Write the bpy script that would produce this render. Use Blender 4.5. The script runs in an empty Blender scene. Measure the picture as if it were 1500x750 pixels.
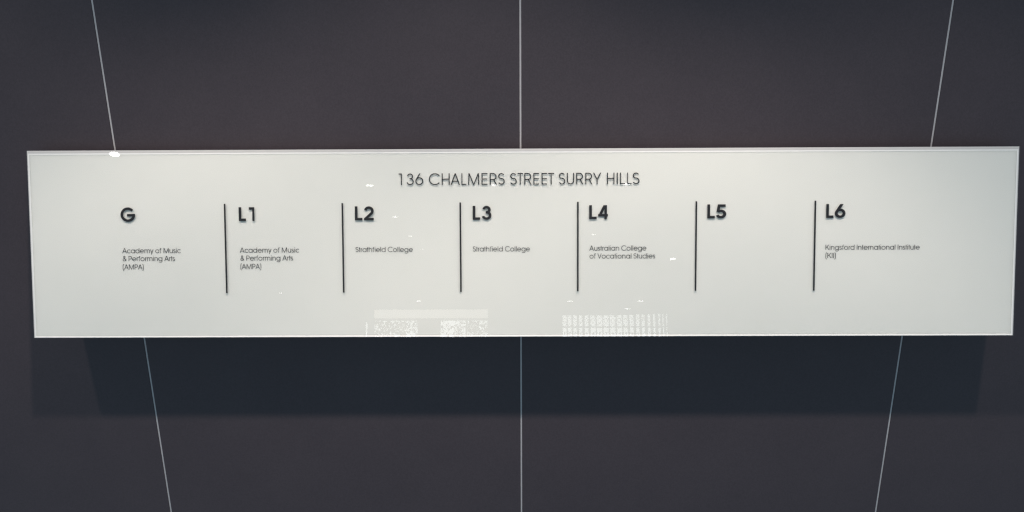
import bpy, math, random
from mathutils import Vector, Matrix

# ------------------------------------------------------------------ scene, camera, light
S = bpy.context.scene
COL = S.collection
ZTOP = 1.36                       # height of the sign's top edge above the floor
TILT = 0.249176                   # the sign leans back at the top by 14 degrees
SW, SH = 1.6, 0.3058              # sign width and height
WALL_Y = 0.030                    # face of the wall

cam_d = bpy.data.cameras.new('camera')
cam_d.sensor_width = 36.0
cam_d.lens = 28.8
cam_d.clip_start = 0.01
cam_d.clip_end = 200
cam = bpy.data.objects.new('camera', cam_d)
COL.objects.link(cam)
pi_, ya, ro = -0.31077696, -0.00850173, -0.00597557
fwd = Vector((math.sin(ya) * math.cos(pi_), math.cos(ya) * math.cos(pi_), math.sin(pi_)))
rt = Vector((math.cos(ya), -math.sin(ya), 0))
up = rt.cross(fwd)
r2 = math.cos(ro) * rt + math.sin(ro) * up
u2 = -math.sin(ro) * rt + math.cos(ro) * up
m = Matrix((r2, u2, -fwd)).transposed().to_4x4()
m.translation = Vector((-0.00381738, -1.30817921, 0.23834088 + ZTOP))
cam.matrix_world = m
S.camera = cam

W = bpy.data.worlds.new('World')
S.world = W
W.use_nodes = True
bg = W.node_tree.nodes['Background']
bg.inputs['Color'].default_value = (0.58, 0.83, 1.05, 1)
bg.inputs['Strength'].default_value = 0.35

S.view_settings.view_transform = 'Standard'
S.view_settings.look = 'None'
S.view_settings.gamma = 1
S.view_settings.exposure = 0
S.render.engine = 'CYCLES'
S.cycles.use_adaptive_sampling = False
S.cycles.denoising_prefilter = 'NONE'
S.cycles.filter_width = 1.3
S.cycles.sample_clamp_indirect = 0

CEIL = ZTOP + 1.10                # ceiling height: the downlights sit there


def spot(x, y, watts, col=(1.0, 0.84, 0.77), size=99, rad=0.030):
    l = bpy.data.lights.new('wall_downlight', 'SPOT')
    l.energy = watts
    l.color = col
    l.spot_size = math.radians(size)
    l.spot_blend = 0.38
    l.shadow_soft_size = rad
    o = bpy.data.objects.new('wall_downlight', l)
    o.location = (x, y, CEIL)
    COL.objects.link(o)
    return o


# row of downlights close to the wall: they light it and throw the sign's shadow
spot(-1.00, -0.79, 37)
spot(-0.11, -0.79, 66, size=97)
spot(0.60, -0.79, 43, (0.98, 0.83, 0.77), 94)

# the far downlights of the same ceiling, mirrored in the glass (x, y, lens diameter, radiance)
for x, y, dia, rad in (
        (-1.02, -4.13, .054, 12), (-0.98, -5.05, .042, 10), (-0.96, -5.77, .036, 9), (-0.92, -6.36, .034, 6),
        (-0.17, -4.13, .036, 14), (0.73, -4.12, .060, 12), (0.65, -5.73, .036, 9), (1.56, -6.92, .066, 16),
        (1.70, -10.14, .088, 14), (0.72, -10.12, .088, 14), (1.64, -11.03, .088, 13), (-1.40, -10.07, .082, 11),
        (-3.09, -9.23, .040, 14), (-2.42, -3.42, .056, 26)):
    l = bpy.data.lights.new('ceiling_downlight', 'AREA')
    l.shape = 'DISK'
    l.size = dia
    l.energy = rad * math.pi * math.pi * dia * dia / 4
    o = bpy.data.objects.new('ceiling_downlight', l)
    o.location = (x, y, CEIL)
    if y > -3.5:
        o.rotation_euler = (math.radians(12), math.radians(-6), 0)   # gimbal lamp turned towards the wall
    COL.objects.link(o)


# ------------------------------------------------------------------ materials
def mat(name, col, rough=0.5, metal=0.0, spec=0.5, emit=None, estr=0.0):
    M = bpy.data.materials.new(name)
    M.use_nodes = True
    b = M.node_tree.nodes['Principled BSDF']
    b.inputs['Base Color'].default_value = (*col, 1)
    b.inputs['Roughness'].default_value = rough
    b.inputs['Metallic'].default_value = metal
    b.inputs['Specular IOR Level'].default_value = spec
    if emit:
        b.inputs['Emission Color'].default_value = (*emit, 1)
        b.inputs['Emission Strength'].default_value = estr
    return M


def vary(M, c0, c1, scale, detail=6, rough=None, bump=0.0, stretch=(1, 1, 1)):
    nt = M.node_tree
    b = nt.nodes['Principled BSDF']
    tc = nt.nodes.new('ShaderNodeTexCoord')
    mp = nt.nodes.new('ShaderNodeMapping')
    mp.inputs['Scale'].default_value = stretch
    n = nt.nodes.new('ShaderNodeTexNoise')
    n.inputs['Scale'].default_value = scale
    n.inputs['Detail'].default_value = detail
    n.inputs['Roughness'].default_value = 0.7
    r = nt.nodes.new('ShaderNodeValToRGB')
    r.color_ramp.elements[0].position = 0.3
    r.color_ramp.elements[1].position = 0.7
    r.color_ramp.elements[0].color = (*c0, 1)
    r.color_ramp.elements[1].color = (*c1, 1)
    nt.links.new(tc.outputs['Object'], mp.inputs['Vector'])
    nt.links.new(mp.outputs['Vector'], n.inputs['Vector'])
    nt.links.new(n.outputs['Fac'], r.inputs['Fac'])
    nt.links.new(r.outputs['Color'], b.inputs['Base Color'])
    if rough:
        mr = nt.nodes.new('ShaderNodeMapRange')
        mr.inputs['To Min'].default_value = rough[0]
        mr.inputs['To Max'].default_value = rough[1]
        nt.links.new(n.outputs['Fac'], mr.inputs['Value'])
        nt.links.new(mr.outputs['Result'], b.inputs['Roughness'])
    if bump:
        n2 = nt.nodes.new('ShaderNodeTexNoise')
        n2.inputs['Scale'].default_value = 900
        n2.inputs['Detail'].default_value = 2
        nt.links.new(tc.outputs['Object'], n2.inputs['Vector'])
        bp = nt.nodes.new('ShaderNodeBump')
        bp.inputs['Strength'].default_value = bump
        bp.inputs['Distance'].default_value = 0.0005
        nt.links.new(n2.outputs['Fac'], bp.inputs['Height'])
        nt.links.new(bp.outputs['Normal'], b.inputs['Normal'])
    return M


M_LAM = vary(mat('charcoal_laminate', (.04, .037, .043), 0.5, spec=0.35),
             (.0470, .0392, .0455), (.0530, .0446, .0512), 7, 8, (0.45, 0.58), 0.25)
nt_ = M_LAM.node_tree                                     # fine speckle of the laminate
sp_ = nt_.nodes.new('ShaderNodeTexNoise')
sp_.inputs['Scale'].default_value = 420
sp_.inputs['Detail'].default_value = 3
tc_ = nt_.nodes.new('ShaderNodeTexCoord')
nt_.links.new(tc_.outputs['Object'], sp_.inputs['Vector'])
mr_ = nt_.nodes.new('ShaderNodeMapRange')
mr_.inputs['From Min'].default_value = .3
mr_.inputs['From Max'].default_value = .7
mr_.inputs['To Min'].default_value = .90
mr_.inputs['To Max'].default_value = 1.10
nt_.links.new(sp_.outputs['Fac'], mr_.inputs['Value'])
bs_ = nt_.nodes['Principled BSDF']
src_ = bs_.inputs['Base Color'].links[0].from_socket
mu_ = nt_.nodes.new('ShaderNodeVectorMath')
mu_.operation = 'MULTIPLY'
nt_.links.new(src_, mu_.inputs[0])
nt_.links.new(mr_.outputs['Result'], mu_.inputs[1])
nt_.links.new(mu_.outputs[0], bs_.inputs['Base Color'])
M_CORE = mat('panel_core', (.02, .02, .022), 0.8)
M_ALU = vary(mat('satin_aluminium', (.5, .5, .5), 0.42, metal=0.0),
             (.39, .39, .395), (.48, .48, .485), 30, 4, None, 0, (40, 40, 1))
M_WHITE = vary(mat('white_back_paint', (.8, .8, .77), 0.6, spec=0.0),
               (.785, .785, .755), (.808, .806, .776), 3, 3)
for nd in M_WHITE.node_tree.nodes:                        # opal acrylic: light bleeds sideways a few millimetres
    if nd.type == 'BSDF_PRINCIPLED':
        nd.inputs['Subsurface Weight'].default_value = 1.0
        nd.inputs['Subsurface Radius'].default_value = (1.0, 1.0, 1.0)
        nd.inputs['Subsurface Scale'].default_value = 0.0050
M_EDGE = mat('sawn_acrylic_edge', (.60, .59, .575), 0.35)
M_HILITE = mat('arris_painted_highlight', (.93, .93, .90), 0.15)  # whiter than the face: the bright edge highlight is put into the colour
M_BLACK = mat('black_vinyl', (.012, .012, .013), 0.38)
M_STEEL = mat('brushed_steel', (.55, .55, .56), 0.35, metal=1.0)


def glass(name, gloss=True):
    M = bpy.data.materials.new(name)
    M.use_nodes = True
    nt = M.node_tree
    nt.nodes.remove(nt.nodes['Principled BSDF'])
    t = nt.nodes.new('ShaderNodeBsdfTransparent')
    t.inputs['Color'].default_value = (.985, .995, .985, 1)
    out = nt.nodes['Material Output']
    if gloss:
        g = nt.nodes.new('ShaderNodeBsdfGlossy')
        g.inputs['Roughness'].default_value = 0.012
        f = nt.nodes.new('ShaderNodeFresnel')
        geo = nt.nodes.new('ShaderNodeNewGeometry')
        ior = nt.nodes.new('ShaderNodeMapRange')          # thin sheet: same Fresnel from either side
        ior.inputs['To Min'].default_value = 1.6
        ior.inputs['To Max'].default_value = 1 / 1.6
        nt.links.new(geo.outputs['Backfacing'], ior.inputs['Value'])
        nt.links.new(ior.outputs['Result'], f.inputs['IOR'])
        mx = nt.nodes.new('ShaderNodeMixShader')
        nt.links.new(f.outputs[0], mx.inputs[0])
        nt.links.new(t.outputs[0], mx.inputs[1])
        nt.links.new(g.outputs[0], mx.inputs[2])
        nt.links.new(mx.outputs[0], out.inputs['Surface'])
    else:
        nt.links.new(t.outputs[0], out.inputs['Surface'])
    return M


M_GLASS = glass('clear_glass')
M_BOND = glass('bonded_glass_back', False)


# ------------------------------------------------------------------ helpers
class MB:
    def __init__(s):
        s.v, s.f, s.mi = [], [], []

    def face(s, pts, mi=0):
        i = len(s.v)
        s.v += [tuple(p) for p in pts]
        s.f.append(tuple(range(i, i + len(pts))))
        s.mi.append(mi)

    def box(s, x0, x1, y0, y1, z0, z1):
        i = len(s.v)
        s.v += [(x, y, z) for z in (z0, z1) for y in (y0, y1) for x in (x0, x1)]
        for q in ((0, 2, 3, 1), (4, 5, 7, 6), (0, 1, 5, 4), (2, 6, 7, 3), (0, 4, 6, 2), (1, 3, 7, 5)):
            s.f.append(tuple(i + k for k in q))
            s.mi.append(0)

    def tube(s, p0, p1, r, n=16):
        p0, p1 = Vector(p0), Vector(p1)
        a = (p1 - p0).normalized()
        b = a.orthogonal().normalized()
        c = a.cross(b)
        i = len(s.v)
        for p in (p0, p1):
            for k in range(n):
                t = 2 * math.pi * k / n
                s.v.append(tuple(p + r * (math.cos(t) * b + math.sin(t) * c)))
        for k in range(n):
            s.f.append((i + k, i + (k + 1) % n, i + n + (k + 1) % n, i + n + k))
            s.mi.append(0)
        s.f.append(tuple(i + k for k in range(n))[::-1])
        s.f.append(tuple(i + n + k for k in range(n)))
        s.mi += [0, 0]

    def build(s, name, mats, parent=None, bevel=0.0, loc=None):
        me = bpy.data.meshes.new(name)
        me.from_pydata(s.v, [], s.f)
        for k in (mats if isinstance(mats, (list, tuple)) else [mats]):
            me.materials.append(k)
        for p, k in zip(me.polygons, s.mi):
            p.material_index = k
        me.update()
        o = bpy.data.objects.new(name, me)
        COL.objects.link(o)
        if parent:
            o.parent = parent
        if loc:
            o.location = loc
        if bevel:
            b = o.modifiers.new('bevel', 'BEVEL')
            b.width = bevel
            b.segments = 2
            b.limit_method = 'ANGLE'
        return o


def empty(name, label, cat, loc=(0, 0, 0)):
    o = bpy.data.objects.new(name, None)
    COL.objects.link(o)
    o.location = loc
    o.empty_display_size = 0.1
    if label:
        o['label'] = label
        o['category'] = cat
    return o


# ------------------------------------------------------------------ the wall: charcoal panels with thin metal joints
b = MB()
b.box(-2.70, 2.70, WALL_Y + .016, WALL_Y + .15, 0, 2.46)
wall = b.build('wall', M_CORE)
wall['kind'] = 'structure'
JO = (-2.0148, -1.3434, -0.67067, 0.0, 0.67339, 1.3468, 2.0202)
EDGES = (-2.70,) + JO + (2.70,)
TW = 0.0032                                               # width of a joint
for k in range(len(EDGES) - 1):
    x0 = EDGES[k] + (TW / 2 if k else 0)
    x1 = EDGES[k + 1] - (TW / 2 if k < len(EDGES) - 2 else 0)
    b = MB()
    b.box(x0, x1, WALL_Y, WALL_Y + .016, 0.0, 2.46)
    b.build('wall_panel', M_LAM, wall, bevel=0.0006)
for x in JO:
    b = MB()
    b.box(x - TW / 2 + .0002, x + TW / 2 - .0002, WALL_Y + .0012, WALL_Y + .0155, 0.0, 2.46)
    b.build('joint_strip', M_ALU, wall)

# ------------------------------------------------------------------ the sign
ca, sa = math.cos(TILT), math.sin(TILT)
sign = empty('directory_sign', 'long white glass directory board with black lettering for seven floors on dark wall',
             'sign', (0, -SH * sa, ZTOP - SH * ca))
sign.rotation_euler = (-TILT, 0, 0)
# local axes: X right, Z up the face, -Y out of the face; the glass front is y = 0
GT = 0.0023                                               # glass thickness
hw = SW / 2
TB, SB, BB = .0046, .0016, .0006                          # dull band at the top, sides, bottom
BD = .0024                                                # painted edge highlight inside it
b = MB()
b.box(-hw + .0008, hw - .0008, GT + .0002, .0125, .0008, SH - .0008)
b.build('backing_panel', M_WHITE, sign, bevel=.0006)
b = MB()                                                  # clear sheet, open to the arris on all sides
x0, x1, z0, z1 = -hw, hw, 0, SH
b.face([(x0, 0, z0), (x1, 0, z0), (x1, 0, z1), (x0, 0, z1)], 0)
b.face([(x0, GT, z0), (x0, GT, z1), (x1, GT, z1), (x1, GT, z0)], 1)
b.face([(x0, 0, z0), (x0, GT, z0), (x1, GT, z0), (x1, 0, z0)], 1)
b.face([(x0, 0, z1), (x1, 0, z1), (x1, GT, z1), (x0, GT, z1)], 1)
b.face([(x0, 0, z0), (x0, 0, z1), (x0, GT, z1), (x0, GT, z0)], 1)
b.face([(x1, 0, z0), (x1, GT, z0), (x1, GT, z1), (x1, 0, z1)], 1)
b.build('glass_sheet', [M_GLASS, M_BOND], sign)


def ring(o0, o1, y_prof, name, m_, n):  # y_prof(t, side): side 0 bottom, 1 right, 2 top, 3 left
    y_of = y_prof
    """four mitred strips between rectangle o0 (outer) and o1 (inner); y_prof gives the profile across"""
    def corner(t):
        X0 = o0[0] + (o1[0] - o0[0]) * t
        X1 = o0[1] + (o1[1] - o0[1]) * t
        Z0 = o0[2] + (o1[2] - o0[2]) * t
        Z1 = o0[3] + (o1[3] - o0[3]) * t
        return ((X0, Z0), (X1, Z0), (X1, Z1), (X0, Z1))
    for s in range(4):
        def y_prof(t):
            return y_of(t, s)
        b = MB()
        for k in range(n):
            t0, t1 = k / n, (k + 1) / n
            a, c = corner(t0), corner(t1)
            p, q = a[s], a[(s + 1) % 4]
            r, u = c[(s + 1) % 4], c[s]
            ya_, yb_ = y_prof(t0), y_prof(t1)
            b.face([(p[0], ya_, p[1]), (q[0], ya_, q[1]), (r[0], yb_, r[1]), (u[0], yb_, u[1])])
        a = corner(0)                                     # outer return to the back of the glass
        p, q = a[s], a[(s + 1) % 4]
        y0 = y_prof(0)
        b.face([(p[0], GT + .0004, p[1]), (q[0], GT + .0004, q[1]), (q[0], y0, q[1]), (p[0], y0, p[1])])
        o = b.build(name, m_, sign)
        for pl in o.data.polygons:
            pl.use_smooth = False


R0 = (-hw, hw, 0.0, SH)
R0b = (-hw + .0003, hw - .0003, .0003, SH - .0003)
R1 = (-hw + SB, hw - SB, BB, SH - TB)
R2 = (-hw + SB + BD, hw - SB - BD, BB + BD, SH - TB - BD)
ring(R0b, R1, lambda t, s: GT - .0003 - .0001 * t, 'edge_strip', M_EDGE, 1)
ring(R1, R2, lambda t, s: GT - (.0010 - .0008 * t, .0004, .0002, .0004)[s], 'arris_highlight', M_HILITE, 1)  # pale strips painting the highlight along the board's edges

for x, z, in ((-.62, .255), (.62, .255), (-.62, .05), (.62, .05)):   # standoffs between board and wall
    # world wall plane in local coordinates: from the back face straight along world +Y
    b = MB()
    y1 = (SH - z) * sa                                    # depth lost to the lean at this height
    d = WALL_Y + y1
    p0 = Vector((x, .0126, z))
    dirl = Vector((0, ca, sa))                            # world +Y in the sign's frame
    L = d - .0126 * ca
    b.tube(p0, p0 + dirl * L, .009)
    b.build('standoff', M_STEEL, sign)


# ------------------------------------------------------------------ lettering: geometric sans drawn as strokes
def arc(cx, cy, rx, ry, a0, a1, n=None):
    n = n or max(6, int(abs(a1 - a0) / 9))
    return [(cx + rx * math.cos(math.radians(a0 + (a1 - a0) * k / n)),
             cy + ry * math.sin(math.radians(a0 + (a1 - a0) * k / n))) for k in range(n + 1)]


def spline(P, n=6):
    Q = [P[0]] + list(P) + [P[-1]]
    out = []
    for i in range(1, len(Q) - 2):
        p0, p1, p2, p3 = Q[i - 1:i + 3]
        for k in range(n):
            t = k / n
            out.append(tuple(.5 * (2 * b_ + (c_ - a_) * t + (2 * a_ - 5 * b_ + 4 * c_ - d_) * t * t + (3 * b_ - a_ - 3 * c_ + d_) * t ** 3)
                             for a_, b_, c_, d_ in zip(p0, p1, p2, p3)))
    return out + [P[-1]]


def V(x, y0, y1, w): return ('q', [(x, y0), (x + w, y0), (x + w, y1), (x, y1)])
def Hb(x_0, x_1, y, w): return ('q', [(x_0, y), (x_1, y), (x_1, y + w), (x_0, y + w)])
def D(xb, yb, xt, yt, w): return ('q', [(xb, yb), (xb + w, yb), (xt + w, yt), (xt, yt)])
def P_(pts): return ('r', pts)


XH = 0.735


def bowl(cx, cy, rx, ry, h): return P_(arc(cx, cy, rx - h, ry - h, 0, 360, 40))


def ess(Wd, H, h):
    rc = (H - 2 * h)
    ru, rl = rc * .235, rc * .265
    rx = Wd / 2 - h
    a = arc(Wd / 2, H - h - ru, rx * .94, ru, 28, 250)
    c = arc(Wd / 2, h + rl, rx, rl, 70, -155)
    return P_(a + c)


def glyph(ch, w):
    """strokes of one character at cap height 1 with stroke width w; also (left, right) side bearings"""
    h = w / 2
    rnd, st, dg = (.055, .055), (.085, .085), (.02, .02)
    if ch == 'A':
        Wd, dw = .84, w * 1.12
        return [D(0, 0, Wd / 2 - dw / 2, 1, dw), D(Wd - dw, 0, Wd / 2 - dw / 2, 1, dw), Hb(.16, Wd - .16, .27, w * .95)], dg
    if ch == 'C': return [P_(arc(.52, .5, .52 - h, .51 - h, 40, 320))], rnd
    if ch == 'E': return [V(0, 0, 1, w), Hb(w, .52, 1 - w, w), Hb(w, .50, .5 - h, w), Hb(w, .52, 0, w)], (.085, .05)
    if ch == 'G': return [P_(arc(.52, .5, .52 - h, .51 - h, 42, 352)), Hb(.46, 1.03, .55 - w, w)], rnd
    if ch == 'H': return [V(0, 0, 1, w), V(.69 - w, 0, 1, w), Hb(w, .69 - w, .5 - h, w)], st
    if ch == 'I': return [V(0, 0, 1, w)], st
    if ch == 'K':
        dw = w * 1.3
        return [V(0, 0, 1, w), D(w * .6, .42, .66 - dw, 1, dw), D(.70 - dw, 0, .20, .60, dw)], (.085, .01)
    if ch == 'L': return [V(0, 0, 1, w), Hb(w, .45 + w * .3, 0, w)], (.085, .03)
    if ch == 'M':
        Wd, dw = .98, w * 1.02
        return [D(0, 0, .03, 1, w), D(Wd - w, 0, Wd - w - .03, 1, w), D(Wd / 2 - dw / 2, 0, .03, 1, dw), D(Wd / 2 - dw / 2, 0, Wd - .03 - dw, 1, dw)], st
    if ch in 'PR':
        low = .44 if ch == 'R' else .40
        r = (1 - h - low) / 2
        Wd = .60
        pts = [(h * .6, 1 - h), (Wd - r - h, 1 - h)] + arc(Wd - r - h, 1 - h - r, r, r, 90, -90)[1:] + [(h * .6, low)]
        s = [V(0, 0, 1, w), P_(pts)]
        if ch == 'R': s.append(D(.63 - w * 1.15, 0, .30, low, w * 1.15))
        return s, (.085, .03)
    if ch == 'S': return [ess(.57, 1, h)], (.045, .045)
    if ch == 'T': return [V(.27 - h, 0, 1 - w, w), Hb(0, .54, 1 - w, w)], (.015, .015)
    if ch == 'U':
        Wd = .64
        r = Wd / 2 - h
        return [P_([(h, 1), (h, h + r)] + arc(Wd / 2, h + r, r, r, 180, 360)[1:] + [(Wd - h, 1)])], st
    if ch == 'V':
        dw = w * 1.1
        return [D(.37 - dw / 2, 0, 0, 1, dw), D(.37 - dw / 2, 0, .74 - dw, 1, dw)], dg
    if ch == 'Y':
        dw = w * 1.15
        return [D(.36 - dw / 2, .40, 0, 1, dw), D(.36 - dw / 2, .40, .72 - dw, 1, dw), V(.36 - h, 0, .45, w)], dg
    if ch == '1': return [V(.12 + w * 1.05 - .02, 0, 1, w), Hb(0, .12 + w * 1.05, 1 - w, w)], (.05, .05)
    if ch == '2':
        r = .33 - h
        return [P_(arc(.34, 1 - h - r, r, r, 172, -42) + [(w * .62, w * .7)]), Hb(0, .67, 0, w)], rnd
    if ch == '3':
        ru, rl = (1 - w) * .225, (1 - w) * .275
        return [P_(arc(.31, 1 - h - ru, ru * 1.05, ru, 172, -90) + [(.25, 1 - h - 2 * ru)]),
                P_([(.25, h + 2 * rl)] + arc(.31, h + rl, rl * 1.08, rl, 90, -168))], rnd
    if ch == '4': return [D(0, .20, .40, 1, w * 1.15), V(.56 - w * .5, 0, 1, w), Hb(.02, .72, .19, w)], (.03, .03)
    if ch == '5':
        r = .315 - h
        return [Hb(.13, .60, 1 - w, w), D(.05, .46, .13, 1, w * .95), P_(arc(.315, h + r, r * 1.05, r, 140, -160))], rnd
    if ch == '6':
        r = .335 - h
        cx, cy = .345, h + r
        a = math.radians(150)
        qx, qy = cx + r * math.cos(a), cy + r * math.sin(a)
        t = (1.0 - qy) / .866
        dw = w * 1.16
        return [bowl(cx, .335, .335, .335, h), D(qx - dw / 2, qy, qx + t * .5 - dw / 2, 1, dw)], rnd
    if ch == '&':
        pts = [(.66, h), (.45, .30), (.22, .62), (.15, .80), (.24, 1 - h), (.38, .93), (.42, .78), (.30, .60), (.09, .40), (h, .22), (.12, h + .02), (.28, h), (.46, .12), (.60, .40)]
        return [P_(spline(pts, 5))], (.05, .03)
    if ch == '(': return [P_(arc(.22, .66, .22 - h, .38, 88, 180)[:] + arc(.22, .16, .22 - h, .38, 180, 272))], (.06, .02)
    if ch == ')': return [P_(arc(0, .66, .22 - h, .38, 92, 0)[:] + arc(0, .16, .22 - h, .38, 0, -92))], (.02, .06)
    # lower case
    X = XH
    r = X / 2
    if ch == 'a': return [bowl(r, r, r, r, h), V(X - w, 0, X, w)], (.05, .08)
    if ch == 'c': return [P_(arc(r, r, r - h, r - h, 42, 318))], (.05, .03)
    if ch == 'd': return [bowl(r, r, r, r, h), V(X - w, 0, 1, w)], (.05, .08)
    if ch == 'e': return [P_(arc(r, r, r - h, r - h, 0, 322)), Hb(h, X - h * .6, r - h, w)], (.05, .04)
    if ch == 'f':
        return [P_([(.11 + h, 0), (.11 + h, .84 - h * .2)] + arc(.28, .84 - h, .17 - h, .16, 180, 100)[1:] + [(.33, 1 - h)]), Hb(0, .29, X - w, w)], (.03, .03)
    if ch == 'g':
        return [bowl(r, r, r, r, h), P_([(X - h, X), (X - h, -.02)] + arc(r, -.02, r - h, .27 - h, 0, -150)[1:])], (.05, .08)
    if ch in 'hn':
        Wd = .60
        q = Wd / 2 - h
        return [V(0, 0, 1 if ch == 'h' else X, w), P_([(h, X - h - q)] + arc(Wd / 2, X - h - q, q, q, 180, 0)[1:] + [(Wd - h, 0)])], (.08, .08)
    if ch == 'i': return [V(0, 0, X, w), V(0, 1 - w * 1.1, 1, w)], (.085, .085)
    if ch == 'l': return [V(0, 0, 1, w)], (.085, .085)
    if ch == 'm':
        Wd = 1.0
        q = (Wd - w) / 4
        s = [V(0, 0, X, w)]
        for k in range(2):
            cx = h + q + 2 * q * k
            s.append(P_([(cx - q, X - h - q)] + arc(cx, X - h - q, q, q, 180, 0)[1:] + [(cx + q, 0)]))
        return s, (.08, .08)
    if ch == 'o': return [bowl(r, r, r, r, h)], (.05, .05)
    if ch == 'r': return [V(0, 0, X, w), P_([(h, X - h - .20)] + arc(.27, X - h - .20, .27 - h, .20, 180, 92)[1:])], (.08, .02)
    if ch == 's': return [ess(.42, X, h)], (.04, .04)
    if ch == 't': return [V(.08, 0, .95, w), Hb(0, .25, X - w, w)], (.03, .035)
    if ch == 'u':
        Wd = .58
        q = Wd / 2 - h
        return [P_([(h, X), (h, h + q)] + arc(Wd / 2, h + q, q, q, 180, 360)[1:]), V(Wd - w, 0, X, w)], (.08, .08)
    if ch == 'y':
        dw = w * 1.1
        return [D(.29 - dw / 2, 0.02, 0, X, dw), D(.185 - dw / 2, -.27, .60 - dw, X, dw)], (.015, .015)
    raise KeyError(ch)


def stroke_poly(s, w):
    """closed left/right outlines of a stroke: (list of left points, list of right points)"""
    if s[0] == 'q':
        p = s[1]
        return [p[0], p[3]], [p[1], p[2]]
    pts = [Vector(p) for p in s[1]]
    q = [pts[0]]
    for p in pts[1:]:
        if (p - q[-1]).length > 1e-5:
            q.append(p)
    pts = q
    closed = (pts[0] - pts[-1]).length < 1e-4
    Lp, Rp = [], []
    n = len(pts)
    for i, p in enumerate(pts):
        a = pts[i - 1] if i else (pts[-2] if closed else None)
        c = pts[i + 1] if i < n - 1 else (pts[1] if closed else None)
        d0 = (p - a).normalized() if a is not None else None
        d1 = (c - p).normalized() if c is not None else None
        if d0 is None: d0 = d1
        if d1 is None: d1 = d0
        t = (d0 + d1).normalized()
        nn = Vector((-t.y, t.x))
        k = w / 2 / max(.35, nn.dot(Vector((-d0.y, d0.x))))
        Lp.append(tuple(p + nn * k))
        Rp.append(tuple(p - nn * k))
    return Lp, Rp


def extent(strokes, w):
    xs = [p[0] for s in strokes for side in stroke_poly(s, w) for p in side]
    return min(xs), max(xs)


ZK = [0]


def add_glyph(b, strokes, w, fx, fz, depth):
    """extrude each stroke; successive strokes step 3 microns so that no faces coincide"""
    for k, s in enumerate(strokes):
        Lp, Rp = stroke_poly(s, w)
        y0 = -depth - 3e-6 * k
        y1 = -2e-5 - 2e-6 * k
        i = len(b.v)
        n = len(Lp)
        for side in (Lp, Rp):
            for y in (y0, y1):
                b.v += [(fx(p[0]), y, fz(p[1])) for p in side]
        for j in range(n - 1):
            l0, l1, r0, r1 = i + j, i + j + 1, i + 2 * n + j, i + 2 * n + j + 1
            b.f += [(l0, r0, r1, l1), (l0, l1, l1 + n, l0 + n), (r1, r0, r0 + n, r1 + n)]
            b.mi += [0, 0, 0]
        for j in (0, n - 1):
            l0, r0 = i + j, i + 2 * n + j
            b.f.append((l0, l0 + n, r0 + n, r0))
            b.mi.append(0)


def place_letter(name, ch, xa, xb, zb, zt, w, depth):
    st_, _ = glyph(ch, w)
    e0, e1 = extent(st_, w)
    H_ = zt - zb
    sx = (xb - xa) / (e1 - e0)
    if ch == 'I':
        sx = H_
        xa = (xa + xb) / 2 - w * H_ / 2
    b = MB()
    cx = (xa + xb) / 2
    add_glyph(b, st_, w, lambda x: (xa + (x - e0) * sx - cx) / 1000, lambda z: z * H_ / 1000, depth)
    return b.build(name, M_BLACK, sign, loc=(cx / 1000, 0, zb / 1000))


TITLE = [('1', -197.10, -191.95), ('3', -184.29, -172.82), ('6', -170.17, -157.37), ('C', -148.26, -130.90), ('H', -127.52, -114.73),
         ('A', -113.26, -98.12), ('L', -95.62, -87.83), ('M', -84.90, -66.97), ('E', -63.30, -53.75), ('R', -50.07, -38.32),
         ('S', -36.41, -25.84), ('S', -17.03, -6.46), ('T', -5.28, 3.67), ('R', 5.73, 17.47), ('E', 20.40, 29.50), ('E', 33.61, 42.71),
         ('T', 44.18, 53.86), ('S', 61.49, 71.76), ('U', 74.25, 86.13), ('R', 89.36, 100.80), ('R', 104.02, 115.46), ('Y', 116.48, 129.68),
         ('H', 138.91, 150.93), ('I', 154.59, 156.35), ('L', 160.01, 168.22), ('L', 171.44, 178.47), ('S', 180.52, 191.22)]
for ch, xa, xb in TITLE:
    place_letter('title_numeral' if ch.isdigit() else 'title_letter', ch, xa, xb, 247.7, 266.3, .090, .0003)

LEVELS = [('G', -649.80, -626.09, 189.83, 213.52), ('L', -457.42, -445.76, 190.23, 213.33), ('1', -440.87, -431.99, 190.17, 213.27),
          ('L', -268.81, -256.63, 190.63, 214.04), ('2', -254.08, -238.24, 190.58, 213.98), ('L', -77.89, -65.84, 190.80, 214.08),
          ('3', -63.19, -47.50, 190.75, 214.02), ('L', 110.38, 122.51, 191.21, 214.45), ('4', 124.50, 140.59, 191.15, 214.40),
          ('L', 300.96, 313.06, 191.82, 215.03), ('5', 314.71, 331.43, 191.76, 214.98), ('L', 492.19, 504.05, 191.76, 214.84),
          ('6', 506.03, 523.26, 191.71, 214.79)]
for ch, xa, xb, zb, zt in LEVELS:
    o = place_letter('level_numeral' if ch.isdigit() else 'level_letter', ch, xa, xb, zb + .3, zt - .3, .182, .0004)
    if ch.isdigit():
        o['label'] = 'bold black numeral %s after an L' % ch
    elif ch == 'G':
        o['label'] = 'bold black letter G over the first column'

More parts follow.
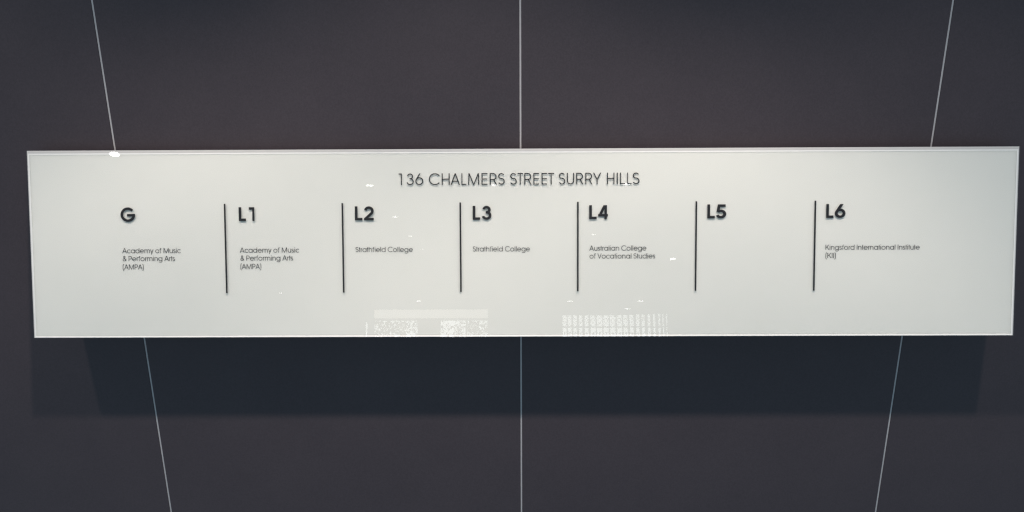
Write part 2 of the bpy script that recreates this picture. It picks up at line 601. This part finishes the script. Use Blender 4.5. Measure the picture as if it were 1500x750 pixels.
NAMES = [('Academy of Music', -649.04, -553.69, 138.96), ('& Performing Arts', -648.58, -563.54, 126.11), ('(AMPA)', -649.03, -615.07, 112.42),
         ('Academy of Music', -457.11, -360.53, 139.19), ('& Performing Arts', -456.31, -370.80, 126.25), ('(AMPA)', -456.64, -422.98, 112.69),
         ('Strathfield College', -268.51, -175.70, 139.55), ('Strathfield College', -77.91, 14.46, 139.85),
         ('Australian College', 110.92, 203.07, 140.53), ('of Vocational Studies', 111.28, 217.29, 127.70),
         ('Kingsford International Institute', 492.44, 644.03, 140.55), ('(KII)', 492.69, 509.09, 127.35)]
sign_inv = (Matrix.Translation(sign.location) @ Matrix.Rotation(-TILT, 4, 'X')).inverted()
for txt, xa, xb, zb in NAMES:
    w = .088
    H_ = 8.3
    x = 0
    # printed on the back of the glass: same line of sight, GT further from the viewer
    cl = sign_inv @ cam.matrix_world.translation * 1000
    kk = 1 + (GT - .0003) * 1000 / -cl.y
    xa, xb, zb = cl.x + (xa - cl.x) * kk, cl.x + (xb - cl.x) * kk, cl.z + (zb - cl.z) * kk
    items = []
    for ch in txt:
        if ch == ' ':
            x += .30
            continue
        st_, (sl, sr) = glyph(ch, w)
        e0, e1 = extent(st_, w)
        items.append((st_, x + sl - e0))
        x += sl + (e1 - e0) + sr
    lo = min(extent(s_, w)[0] + o_ for s_, o_ in items)
    hi = max(extent(s_, w)[1] + o_ for s_, o_ in items)
    sx = (xb - xa) / (hi - lo)
    b = MB()
    for s_, o_ in items:
        add_glyph(b, s_, w, lambda q, o_=o_: ((q + o_ - lo) * sx) / 1000, lambda z: z * H_ / 1000, .0002)
    o = b.build('tenant_name', M_BLACK, sign, loc=(xa / 1000, GT - .0001, zb / 1000))

for x, z_0, z_1 in [(-479.98, 73.22, 218.61), (-288.94, 73.54, 218.97), (-97.91, 74.08, 219.33), (92.12, 74.50, 219.69), (283.08, 74.70, 219.83), (474.53, 74.34, 220.07)]:
    b = MB()
    b.box(-.00128, .00128, -.0006, -2e-5, 0, (z_1 - z_0) / 1000)
    b.build('divider_bar', M_BLACK, sign, loc=(x / 1000, 0, z_0 / 1000))

# ------------------------------------------------------------------ the far end of the lobby, seen only as a reflection in the glass
M_FRAME = mat('grey_window_frame', (.30, .30, .30), 0.5)
M_BLIND = mat('sunlit_roller_blind', (.8, .78, .75), 0.8, emit=(1.0, .95, .90), estr=1.7)
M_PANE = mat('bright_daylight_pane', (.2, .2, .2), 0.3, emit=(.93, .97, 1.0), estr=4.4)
M_LEAF = mat('leaf_green', (.06, .09, .05), 0.7)
WY = -11.25
win = empty('window', 'bright lobby window with a blind and leafy trees outside, mirrored low in the glass left of centre', 'window', (-1.35, WY, 0))
b = MB()
b.box(-.877, .872, -.03, 0, 2.352, 2.486)
b.build('blind', M_BLIND, win)
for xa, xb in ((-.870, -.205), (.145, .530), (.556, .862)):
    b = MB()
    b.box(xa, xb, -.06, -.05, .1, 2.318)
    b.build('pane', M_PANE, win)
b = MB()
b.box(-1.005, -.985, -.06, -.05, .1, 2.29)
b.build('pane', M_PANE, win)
b = MB()
b.box(-.877, .872, -.045, .01, 2.319, 2.350)
b.box(-.204, .144, -.049, .01, .0, 2.318)
b.box(.531, .555, -.049, .01, .0, 2.318)
b.build('frame', M_FRAME, win)
rnd_ = random.Random(4)
b = MB()
for k in range(7000):                                      # leaves in front of the bright sky
    x = rnd_.uniform(-.87, .86)
    z = rnd_.uniform(.9, 2.31)
    if -.21 < x < .15 or (.52 < x < .57):
        continue
    dens = .55
    if x < -.2: dens = .85 if x < -.38 else .35
    elif x < .36: dens = .16
    elif x < .53: dens = .6
    elif x < .75: dens = .95
    if rnd_.random() > dens:
        continue
    r = rnd_.uniform(.014, .040)
    a = rnd_.uniform(0, 6.28)
    e = rnd_.uniform(.4, .8)
    y = -.045 + rnd_.uniform(0, .02)
    c_, s_ = math.cos(a) * r, math.sin(a) * r
    b.face([(x - c_, y, z - s_), (x + s_ * e * .6, y + .004, z - c_ * e * .6), (x + c_, y, z + s_), (x - s_ * e * .6, y + .004, z + c_ * e * .6)])
fo = b.build('foliage', M_LEAF, win)
fo['kind'] = 'stuff'

COLS = [(0.698, 0.067), (0.777, 0.058), (0.860, 0.056), (0.945, 0.058), (1.035, 0.064), (1.134, 0.084), (1.233, 0.092), (1.333, 0.089),
        (1.436, 0.089), (1.540, 0.081), (1.633, 0.072), (1.727, 0.064), (1.820, 0.056), (1.905, 0.050), (1.994, 0.042), (2.073, 0.033),
        (2.152, 0.025), (2.209, 0.014), (2.263, 0.011)]
scr = empty('lattice_screen', 'curved daylit screen of patterned white blocks, mirrored low in the glass right of centre', 'screen', (1.45, WY, 0))
b = MB()
for k, (x, w_) in enumerate(COLS):
    w_ *= .86
    top = 2.392 + .0022 * max(0, k - 8)
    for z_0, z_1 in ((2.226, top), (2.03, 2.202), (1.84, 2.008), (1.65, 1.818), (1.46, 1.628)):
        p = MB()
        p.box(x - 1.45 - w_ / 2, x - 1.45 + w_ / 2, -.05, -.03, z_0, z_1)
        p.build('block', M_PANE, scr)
        cz = (z_0 + z_1) / 2
        cx = x - 1.45
        up_ = z_0 > 2.1
        rx, rz = w_ * (.34 if up_ else .16), (.045 if up_ else .022)
        n = 16
        for j in range(n):                                 # ring ornament on each block
            a0, a1 = 2 * math.pi * j / n, 2 * math.pi * (j + 1) / n
            f = .72 if up_ else .05
            b.face([(cx + rx * math.cos(a0), -.028, cz + rz * math.sin(a0)), (cx + rx * math.cos(a1), -.028, cz + rz * math.sin(a1)),
                    (cx + rx * f * math.cos(a1), -.028, cz + rz * f * math.sin(a1)), (cx + rx * f * math.cos(a0), -.028, cz + rz * f * math.sin(a0))])
        if up_:
            for sx_ in (-1, 1):
                for sz_ in (-1, 1):
                    px, pz = cx + sx_ * w_ * .36, cz + sz_ * .066
                    b.face([(px - w_ * .1, -.028, pz), (px, -.028, pz - .012), (px + w_ * .1, -.028, pz), (px, -.028, pz + .012)])
orn = b.build('ornament', M_FRAME, scr)
orn['kind'] = 'stuff'
